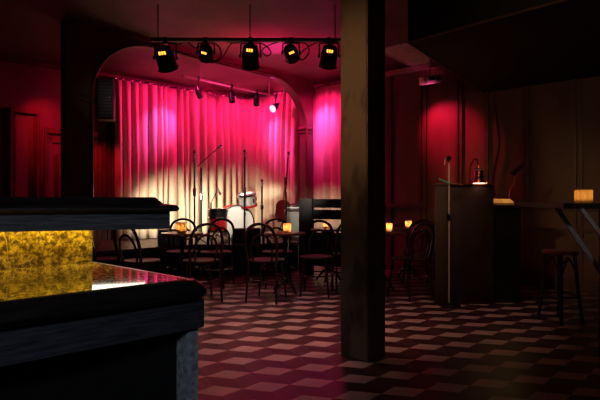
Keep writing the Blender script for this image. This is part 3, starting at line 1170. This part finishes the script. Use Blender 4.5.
def par_can(name, lab, px, y0, y1, wpx, tilt, yaw, group):
    """hangs from the pipe; top of can at y0 bottom at y1"""
    c = at(px, (y0 + y1) / 2, ZP)
    rad = wpx / F * ZP / 2
    L = (y1 - y0) / F * ZP * .92
    t = thing(name, lab, 'stage lamp', (c.x, c.y, EYE + (200 - 40) / F * ZP), 0, group)
    d = Vector((math.sin(yaw) * math.sin(tilt), math.cos(yaw) * math.sin(tilt), -math.cos(tilt)))   # beam
    al = align(c, d)
    h = L / 2
    MB().lathe([(rad * .55, -h), (rad * .8, -h * .92), (rad * .92, -h * .55), (rad, -h * .3), (rad, h), (rad * .94, h), (rad * .94, -h * .2), (rad * .7, -h * .6), (rad * .4, -h * .8)], al, 24).build('housing', 'black_metal', t)
    MB().lathe([(0, -h * 1.06), (rad * .5, -h * 1.06), (rad * .58, -h * .98), (0, -h * .9)], al, 20).build('rear_cap', 'black_metal', t)
    side = al.to_3x3() @ Vector((1, 0, 0))
    if abs(side.x) < .5:
        side = al.to_3x3() @ Vector((0, 1, 0))
    # glowing slots on the camera side of the rear half
    back = Vector((0, -1, 0)) - d * Vector((0, -1, 0)).dot(d)
    back.normalize()
    sx = d.cross(back)
    for k in (-1, 0, 1):
        w = back * rad * .86 + sx * rad * .26 * k - d * h * .72
        rot = Matrix((sx, d, back)).transposed()
        MB().box(c + w, (rad * .17, rad * .30, rad * .10), rot).build('vent_slot', 'vent_glow', t)
    MB().lathe([(rad * .8, h * .78), (rad * .8, h * .8), (0, h * .8)], al, 20).build('lens', 'silver', t)
    # gel frame
    MB().lathe([(rad * 1.0, h * .93), (rad * 1.14, h * .93), (rad * 1.14, h * 1.03), (rad * 1.0, h * 1.03)], al, 8).build('gel_frame', 'black_metal', t)
    # yoke and clamp
    top = Vector((c.x, c.y, EYE + (200 - 40) / F * ZP))
    sxh = Vector((1, 0, 0))
    mb = MB()
    a1, a2 = c + sxh * (rad + .012), c - sxh * (rad + .012)
    mb.tube([a1, Vector((a1.x, a1.y, top.z - .05)), Vector((a1.x - .03, a1.y, top.z - .035)), Vector((a2.x + .03, a2.y, top.z - .035)), Vector((a2.x, a2.y, top.z - .05)), a2], .009, 6, 2)
    mb.build('yoke', 'black_metal', t)
    MB().box((top.x, top.y, top.z - .01), (.045, .06, .07), None, .006).build('clamp', 'black_metal', t)
    for s, q in ((1, a1), (-1, a2)):
        MB().lathe([(0, 0), (.022, 0), (.022, .018), (0, .02)], align(q, (s, 0, 0)), 10).build('side_knob', 'black_metal', t)
    return t


g = 'black lamps on the front lighting bar'
par_can('stage_lamp', 'large black lamp with orange vents, leftmost on the long pipe', 165.5, 46, 70, 19, R(38), R(10), g)
par_can('stage_lamp', 'small round black lamp, second from left on the long pipe', 206, 45, 60, 14, R(62), R(-8), g)
par_can('stage_lamp', 'large black lamp in the middle of the long pipe', 250.5, 44, 68.5, 17, R(34), R(-5), g)
par_can('stage_lamp', 'small round black lamp, fourth from left on the long pipe', 291, 45, 61, 14, R(60), R(14), g)
par_can('stage_lamp', 'large black lamp on the long pipe, closest to the square column', 329, 45, 67.5, 17, R(36), R(-10), g)

rc = random.Random(4)
cab = [
    ('long black cable draped along the lighting pipe', [(150, 47), (165, 42), (178, 45), (186, 41), (196, 48), (208, 40), (222, 41), (236, 43), (252, 39), (268, 41), (285, 38), (300, 43), (316, 39), (340, 42)]),
    ('black cable looping below the pipe beside the middle lamp', [(212, 42), (219, 47), (221, 56), (214, 61), (206, 59), (212, 63), (222, 58), (230, 45), (238, 41)]),
    ('black cable hanging in a loop between the middle and fourth lamps', [(258, 42), (266, 46), (271, 53), (266, 56), (262, 50), (272, 44), (284, 41)]),
    ('black cable looping round the lamp nearest the column', [(296, 42), (306, 44), (309, 52), (303, 60), (299, 56), (308, 47), (322, 41), (330, 44)]),
]
for lab, pts in cab:
    w = [at(x, y, ZP + .05 + rc.uniform(-.02, .03)) for x, y in pts]
    o = MB().tube(w, .007, 6, 5).build('hanging_cable', 'cable', loc=w[0])
    tag(o, lab, 'cable', 'black cables on the front pipe')
# long cable that crosses behind the lamps
w = [at(130, 41, 5.5), at(160, 46, 5.7), at(190, 56, 5.95), at(225, 65, 6.2), at(255, 73, 6.6), at(275, 78, 6.9)]
for p in w:
    p.z = min(p.z, CEIL - .01)
o = MB().tube(w, .009, 6, 5).build('hanging_cable', 'cable', loc=w[0])
tag(o, 'long straight dark cable running down from the first lamp to the arch haunch', 'cable', 'black cables on the front pipe')

# ------------------------------------------------------------------ second pipe over the stage with small spotlights
q0 = at(183, 75.5, 7.35)
q1 = at(277, 96.5, 8.85)
zz = (q0.z + q1.z) / 2
pp = thing('stage_pipe', 'short pale pipe hanging slantwise above the stage before the curtain', 'lighting bar', (q0.x, q0.y, q0.z))
MB().tube([q0, q1], .02, 10, 1).build('pipe', 'pale', pp)
for f in (.16, .9):
    q = q0.lerp(q1, f)
    MB().tube([q, Vector((q.x, q.y, CEIL))], .01, 8, 1).build('hanger', 'pale', pp)
g = 'small spotlights on the stage pipe'
aims = []
for f, lab, dz, bright in ((.14, 'small chrome spotlight nearest the raised end of the stage pipe', .20, 0), (.47, 'small dark spotlight on the stage pipe, second from its raised end', .17, 0),
                           (.75, 'small dark spotlight on the stage pipe, beside the glowing pink one', .14, 0), (.985, 'small spotlight glowing bright pink at the low end of the pipe', .2, 1)):
    q = q0.lerp(q1, f)
    t = thing('stage_spotlight', lab, 'stage lamp', q, 0, g)
    d = Vector((-.55, -.7, -.45)).normalized() if bright else Vector((.15 - f * .3, .55, -.6)).normalized()
    c = q + Vector((0, 0, -dz))
    rad = .075 if bright else .058
    al = align(c, d)
    MB().lathe([(0, -.12), (rad * .6, -.11), (rad * .95, -.04), (rad, .1), (rad * .9, .1), (rad * .85, -.03), (0, -.05)], al, 18).build('housing', 'chrome' if f < .2 or bright else 'black_metal', t)
    MB().lathe([(rad * .88, .08), (rad * .6, .092), (0, .096)], al, 18).build('lens', 'pink_lens' if bright else 'silver', t)
    MB().tube([q, q + Vector((0, 0, -dz * .4)), c + Vector((.0, 0, .05))], .012, 8, 2).build('yoke', 'chrome' if f < .2 else 'black_metal', t)
    MB().box(q, (.05, .05, .07), None, .008).build('clamp', 'chrome' if f < .2 else 'black_metal', t)
    aims.append((c, d))

# ------------------------------------------------------------------ loudspeaker by the left pier
sp_c = at(106, 100, 5.95)
ls = thing('wall_loudspeaker', 'black loudspeaker mounted high on the dark pier left of the curtain', 'loudspeaker', (sp_c.x, sp_c.y, sp_c.z), R(14))
MB().box((0, 0, 0), (.20, .2, .50), None, .012).build('cabinet', 'amp_box', ls, world=False)
MB().box((.012, -.102, .0), (.165, .012, .46), None, .004).build('grille', 'speaker_grille', ls, world=False)
mb = MB()
for k in range(11):
    mb.box((.012, -.112, -.2 + k * .04), (.165, .006, .008))
mb.build('grille_bars', 'black_metal', ls, world=False)
MB().box((.03, -.114, .01), (.05, .008, .014), None, .002).build('badge', 'silver', ls, world=False)
MB().box((-.14, .1, 0), (.16, .04, .06), None, .004).build('bracket', 'black_metal', ls, world=False)

# ------------------------------------------------------------------ host desk with tall screen, its lamp and stand
hz = 5.3
xa, xb = at(436, 0, hz).x, at(493.5, 0, hz).x
hd = thing('host_desk', 'dark host desk with a tall plain board screen at its left', 'desk', ((xa + xb) / 2, hz, 0))
ztop = EYE + .166
MB().box(((xa + xb) / 2, hz + .03, ztop / 2), (xb - xa, .06, ztop), None, .004).build('screen_board', 'piano', hd)
MB().box(((xa + xb) / 2, hz + .03, ztop + .006), (xb - xa + .02, .09, .018), None, .004).build('top_edge', 'wall_trim', hd)
MB().box((2.14, hz + .36, .53), (.66, .58, 1.06), None, .006).build('cabinet', 'black', hd)
MB().box((2.19, hz + .34, 1.072), (.76, .62, .03), None, .006).build('desk_top', 'bar_wood', hd)

lz = ztop + .015
lb = at(470, 184, hz + .04)
dl = thing('desk_lamp', 'small copper bell-shaped desk lamp glowing on top of the dark screen', 'lamp', (lb.x, lb.y, lz))
MB().lathe([(0, 0), (.035, 0), (.038, .008), (.02, .016), (0, .018)], Matrix.Translation((lb.x, lb.y, lz)), 18).build('base', 'copper', dl)
sh = Vector((lb.x + .095, lb.y - .005, 0))
MB().tube([(lb.x, lb.y, lz + .01), (lb.x - .005, lb.y, lz + .12), (lb.x + .015, lb.y - .02, lz + .235), (lb.x + .055, lb.y - .04, lz + .275), (sh.x - .01, sh.y, lz + .235), (sh.x, sh.y, lz + .17)], .0075, 8, 5).build('gooseneck', 'copper', dl)
ss = Matrix.Translation((sh.x, sh.y, lz))
MB().lathe([(0, .175), (.03, .172), (.048, .155), (.052, .1), (.055, .05), (.088, .012), (.09, .004), (.084, .006), (.05, .046), (.046, .1), (.042, .15), (0, .162)], ss, 24).build('shade', 'copper', dl)
MB().lathe([(.0521, .148), (.055, .146), (.055, .158), (.047, .16)], ss, 24).build('shade_band', 'pale', dl)
MB().lathe([(0, .012), (.078, .010), (.078, .006), (0, -.004)], ss, 20).build('bulb', 'bulb', dl)

sx_ = at(449, 303, 5.24)
ms = thing('upright_stand', 'slim chrome stand with a cross arm in front of the dark screen', 'stand', (sx_.x, sx_.y, 0))
hp_ = EYE + (200 - 163) / F * 5.24
MB().lathe([(0, 0), (.12, 0), (.125, .01), (.1, .022), (.02, .03), (0, .03)], Matrix.Translation((sx_.x, sx_.y, 0)), 24).build('base', 'black_metal', ms)
MB().tube([(sx_.x, sx_.y, .02), (sx_.x, sx_.y, hp_)], .0095, 8, 1).build('pole', 'stand', ms)
MB().lathe([(.009, .92), (.018, .93), (.018, .99), (.009, 1.0)], Matrix.Translation((sx_.x, sx_.y, 0)), 12).build('clutch', 'black_metal', ms)
ja = at(449.5, 183.5, 5.23)
MB().tube([ja, at(439, 179, 5.2)], .0075, 8, 1).build('cross_arm', 'teal', ms)  # green glint coloured into this arm
MB().tube([ja, at(463, 185, 5.23)], .0075, 8, 1).build('cross_arm', 'tan_wood_and_glint', ms)  # orange reflection coloured into this arm
cl = at(448.5, 158.5, 5.24)
MB().box((cl.x, cl.y, cl.z), (.05, .03, .055), Euler((0, R(25), 0)).to_matrix(), .008).build('clip', 'black_metal', ms)
MB().tube([at(447, 158, 5.24), at(445, 160, 5.24), at(444.6, 165, 5.24)], .007, 8, 3).build('clip_hook', 'pale', ms)

# gooseneck lamp on the desk and the paper
gz = 1.088
gb = at(509, 200, 5.58)
gm = thing('gooseneck_lamp', 'black gooseneck lamp bending over the open book on the host desk', 'lamp', (gb.x, gb.y, gz))
MB().lathe([(0, 0), (.05, 0), (.05, .015), (.02, .025), (0, .025)], Matrix.Translation((gb.x, gb.y, gz)), 16).build('base', 'black_metal', gm)
MB().tube([(gb.x, gb.y, gz + .02), at(510, 190, 5.58), at(514.5, 183.5, 5.56), at(515.5, 177, 5.55), at(515, 173.5, 5.54)], .008, 8, 5).build('gooseneck', 'copper', gm)
h0, h1 = at(511.5, 174.5, 5.54), at(523.5, 164.5, 5.5)
hd_ = (h0 - h1)
MB().lathe([(0, 0), (.016, .005), (.02, .03), (.022, .11), (.03, .15), (.03, .165), (.024, .16), (.018, .11), (0, .1)], align(h1, hd_), 14).build('shade', 'black_metal', gm)
MB().lathe([(0, .148), (.017, .144), (.017, .138), (0, .134)], align(h1, hd_), 12).build('bulb', 'bulb', gm)
GOOSE = h1 + hd_.normalized() * .172
bk_ = thing('open_book', 'open book catching yellow light on the host desk', 'book', (at(503, 204, 5.36).x, 5.40, 1.118), R(-8))
bk_.rotation_euler.x = R(15)
for s in (-1, 1):
    MB().prism([(0, -.1), (s * .12, -.1), (s * .12, .1), (0, .1)] if s > 0 else [(0, .1), (-.12, .1), (-.12, -.1), (0, -.1)], .001, .022, .004).build('page_block', 'paper', bk_, world=False)
MB().box((0, 0, .0), (.25, .21, .002)).build('cover', 'rubber', bk_, world=False)

# cable hanging down the right wall
w = []
for px, y in ((494, 52), (495.5, 80), (494.5, 100), (497.5, 125), (499, 145), (495, 165), (492.5, 180), (494, 196)):
    q = on_line(px, wB0 - nB * .06, dB)
    w.append(V2(q, EYE - (y - 200) / F * q.y))
o = MB().tube(w, .016, 8, 5).build('hanging_cable', 'cable', loc=w[-1])
tag(o, 'thick black cable hanging down the dark wall behind the host desk', 'cable')

# ------------------------------------------------------------------ standing counter on the right, its candle and stool
sc_ = thing('standing_counter', 'high dark counter at the right edge with pale diagonal braces', 'counter', (2.0, 3.5, 0))
HC = 1.128
pa, pb_ = Vector((at(515, 0, 4.4).x, 4.4)), Vector((at(548, 0, 3.2).x, 3.2))
top_poly = [(1.70, 3.10), (2.7, 2.92), (2.86, 3.55), (2.2, 4.5), (1.97, 4.42)]
MB().prism(top_poly, HC - .035, HC, .006).build('counter_top', 'bar_wood', sc_)
b0 = at(557, 210, 3.45)
b1 = at(600, 272, 3.45)
e = (b1 - b0)


def plank(p, q, w, t):
    d = (q - p)
    L = d.length
    d.normalize()
    y = Vector((0, 1, 0))
    y = (y - d * y.dot(d)).normalized()
    x = d.cross(y)
    rot = Matrix((x, y, d)).transposed()
    return MB().box((p + q) / 2, (w, t, L), rot, .004)


plank(b0 + Vector((-.01, 0, .02)), b1 + Vector((.03, 0, -.045)), .034, .03).build('brace', 'brace', sc_)
b2 = at(582, 212, 3.05)
b3 = at(609, 246, 3.05)
plank(b2 + Vector((-.005, 0, .02)), b3 + Vector((.02, 0, -.025)), .026, .024).build('brace', 'brace', sc_)
MB().box((b1.x + .05, 3.47, HC / 2 - .02), (.06, .06, HC - .04), None, .004).build('post', 'black', sc_)
MB().box((b3.x + .045, 3.06, HC / 2 - .02), (.05, .05, HC - .04), None, .004).build('post', 'black', sc_)
cx = at(583.5, 0, 3.5)
candle(cx.x, 3.5, HC + .0005, .056, .095, 'ribbed amber candle glass on the high counter at the right', 'amber_glass', .05, ribs=12)

sq_ = at(560, 0, 4.55)
stl = thing('bar_stool', 'dark wooden stool with curved leg braces under the high counter', 'stool', (sq_.x, 4.55, 0), R(20))
MB().lathe([(0, .64), (.14, .64), (.158, .65), (.158, .665), (.145, .675), (0, .67)], None, 24).build('seat', 'table_top', stl, world=False)
for k in range(4):
    a = math.pi / 4 + k * math.pi / 2
    c, s = math.cos(a), math.sin(a)
    MB().tube([(c * .12, s * .12, .64), (c * .15, s * .15, .3), (c * .185, s * .185, 0)], .016, 8, 2).build('leg', 'bent', stl, world=False)
    a2 = a + math.pi / 2
    c2, s2 = math.cos(a2), math.sin(a2)
    MB().tube([(c * .138, s * .138, .44), ((c + c2) * .068, (s + s2) * .068, .60), (c2 * .138, s2 * .138, .44)], .008, 7, 5).build('leg_brace', 'bent', stl, world=False)
ring = [(.155 * math.cos(a * math.pi / 8), .155 * math.sin(a * math.pi / 8), .25) for a in range(16)]
MB().tube(ring, .009, 6, 2, closed=True).build('foot_ring', 'bent', stl, world=False)


# ------------------------------------------------------------------ light
def spot(name, p, aim, energy, col, size, blend=1.0, soft=.05):
    ld = bpy.data.lights.new(name, 'SPOT')
    ld.energy = energy
    ld.color = col
    ld.spot_size = R(size)
    ld.spot_blend = blend
    ld.shadow_soft_size = soft
    o = bpy.data.objects.new(name, ld)
    COL.objects.link(o)
    o.location = p
    o.rotation_euler = (Vector(aim) - Vector(p)).to_track_quat('-Z', 'Y').to_euler()
    return o


PINK = (1, .010, .17)
MAG = (1, .09, .65)
WARM = (1, .87, .68)


def cA(px, y):
    q = on_line(px, Pa, dA)
    return V2(q, EYE - (y - 200) / F * q.y)


def cB(px, y):
    q = on_line(px, CORN, dB)
    return V2(q, EYE - (y - 200) / F * q.y)


# pink wash over the curtains, from one side so the pleats shade themselves
for k, (tg, e) in enumerate([(cA(135, 130), .8), (cA(175, 130), .8), (cA(215, 130), .8), (cA(236, 128), .55), (cB(262, 132), .7), (cB(288, 132), .8)]):
    inw, al_ = (-nA, dA) if k < 4 else (-nB, -dB)
    if k == 3:
        al_ = -dA * .3
    src = Vector((tg.x + inw.x * .9 + al_.x * .9, tg.y + inw.y * .9 + al_.y * .9, CEIL - .15))
    if k >= 4:
        src = Vector((tg.x + inw.x * .9 + al_.x * .5, tg.y + inw.y * .9 + al_.y * .5, CEIL - .15))
    spot('pink_wash', src, tg, 88 * e, PINK, 95, 1.0, .05)
# magenta hot spots
for tg, e in ((cA(156, 128), 1), (cA(236, 138), .9), (cB(284, 142), 1.0)):
    inw, al_ = (-nA, dA) if tg.x < -1.0 else (-nB, -dB)
    src = Vector((tg.x + inw.x * .9 + al_.x * .5, tg.y + inw.y * .9 + al_.y * .5, CEIL - .1))
    spot('magenta_spot', src, tg - Vector((0, 0, .05)), 115 * e, MAG, 38, 1.0, .05)
tg = cB(324, 134)
src = Vector((tg.x - nB.x * .75 + dB.x * .35, tg.y - nB.y * .75 + dB.y * .35, CEIL - .1))
spot('magenta_spot', src, tg, 85, MAG, 44, 1.0, .05)
spot('pink_wash', src, tg - Vector((0, 0, .3)), 70, PINK, 95, 1.0, .05)
# warm white on the lower curtain and drums, from the front bar and from unseen floods added at the stage sides
for px, tgt, e, sz in ((250.5, cA(160, 236), .22, 34), (250.5, Vector((-1.12, 8.4, .65)), .5, 17), (206, cB(268, 236), .22, 30), (250.5, cB(325, 236), .4, 26)):
    c = at(px, 72, ZP + .25)
    spot('front_lamp_beam', c, tgt, 400 * e, WARM, sz, 1.0, .04)
for src, tgt, e, sz in (((-2.45, 7.15, 1.2), cA(178, 222), 100, 74), ((-1.95, 7.55, 1.3), cA(238, 222), 95, 66), ((-1.0, 8.2, 1.3), cB(276, 220), 72, 70)):
    spot('side_fill_beam', src, tgt, e, WARM, sz, 1.0, .03)

# red on ceiling and arch, left wall, right wall
spot('red_bounce_fill', (-.4, 6.3, 2.1), (-.5, 7.0, 3.3), 60, (1, .008, .12), 125, 1.0, .1)  # unseen fill added for the red bounce off the curtains
spot('pink_spot_and_fill', at(281, 92, 7.0), at(276, 72, 6.9), 22, (1, .05, .45), 70, 1.0, .03)
spot('pink_spot_and_fill', (-1.35, 7.55, 2.35), (-1.2, 8.0, 3.0), 14, (1, .05, .35), 120, 1.0, .04)  # unseen fill added to brighten the stage pipe
q = on_line(50, wA0, dA)
spot('red_wall_lamp', Vector((q.x + .3, q.y - 1.0, CEIL - .15)), V2(q, 2.2), 44, (1, .01, .04), 48, 1.0, .05)
q = on_line(102, wA0, dA)
spot('red_wall_lamp', Vector((q.x + .25, q.y - .6, 2.5)), V2(q, 1.45), 18, (1, .01, .04), 55, 1.0, .03)
q = on_line(447, wB0, dB)
spot('red_wall_lamp', Vector((q.x - .75, q.y - .25, CEIL - .55)), V2(q, EYE + 1.0), 46, (1, .01, .07), 64, 1.0, .04)
spot('pink_spot_and_fill', (1.8, 6.7, 2.55), (1.95, 7.3, CEIL), 5, (1, .08, .3), 46, 1.0, .03)  # unseen spot added to tint the ceiling vent pink
# red and warm pools on the tiles
spot('floor_red_lamp', (-.6, 4.6, CEIL - .15), (-.55, 4.7, 0), 88, (1, .43, .43), 72, 1.0, .2)
spot('floor_warm_lamp', (.1, 4.2, CEIL - .15), (.12, 4.3, 0), 42, (1, .46, .2), 40, 1.0, .2)
spot('floor_red_lamp', (1.6, 4.6, CEIL - .8), (1.3, 4.9, 0), 20, (1, .44, .33), 75, 1.0, .2)
# dim warm lamp from the left that grazes the column and the far right wall
spot('house_and_fill_lamp', (-1.6, 1.2, 2.9), (.35, 3.5, 1.9), 68, (1, .54, .26), 30, 1.0, .15)
spot('house_and_fill_lamp', (.9, 1.4, 2.5), (2.9, 5.6, 1.9), 17, (1, .57, .28), 52, 1.0, .2)
# faint cool light from behind the viewer on the bar
spot('cool_lamp', (-.3, -1.2, 2.3), (-.7, 1.5, 1.0), 17, (.7, .82, 1), 42, 1.0, .3)
spot('cool_lamp', (1.1, .3, 2.1), (2.02, 3.4, .92), 9, (1, .93, .86), 13, 1.0, .1)
spot('house_and_fill_lamp', (-.9, 2.2, 2.95), (-2.36, 5.9, 2.4), 14, (1, .8, .75), 11, 1.0, .1)  # narrow unseen spot added to bring out the loudspeaker
# desk lamp
spot('gooseneck_lamp_light', GOOSE, (2.17, 5.38, 1.12), 1.8, (1, .58, .18), 80, .8, .02)
spot('desk_lamp_light', (sh.x, sh.y, lz - .004), (2.24, 5.4, 1.09), 9, (1, .55, .25), 130, .5, .03)

w = bpy.data.worlds.new('dark_world')
sc.world = w
w.use_nodes = True
w.node_tree.nodes['Background'].inputs['Color'].default_value = (.5, .35, .4, 1)
w.node_tree.nodes['Background'].inputs['Strength'].default_value = 0.0

# ------------------------------------------------------------------ camera
cam = bpy.data.cameras.new('camera')
cam.sensor_width = 36
cam.lens = F / 600 * 36
cam.clip_start = .05
co = bpy.data.objects.new('camera', cam)
COL.objects.link(co)
co.location = (0, 0, EYE)
co.rotation_euler = (math.pi / 2, 0, 0)
sc.camera = co
vs = sc.view_settings
vs.view_transform = 'Standard'
vs.look = 'None'
vs.gamma = 1
vs.exposure = 1.0
vs.use_curve_mapping = False
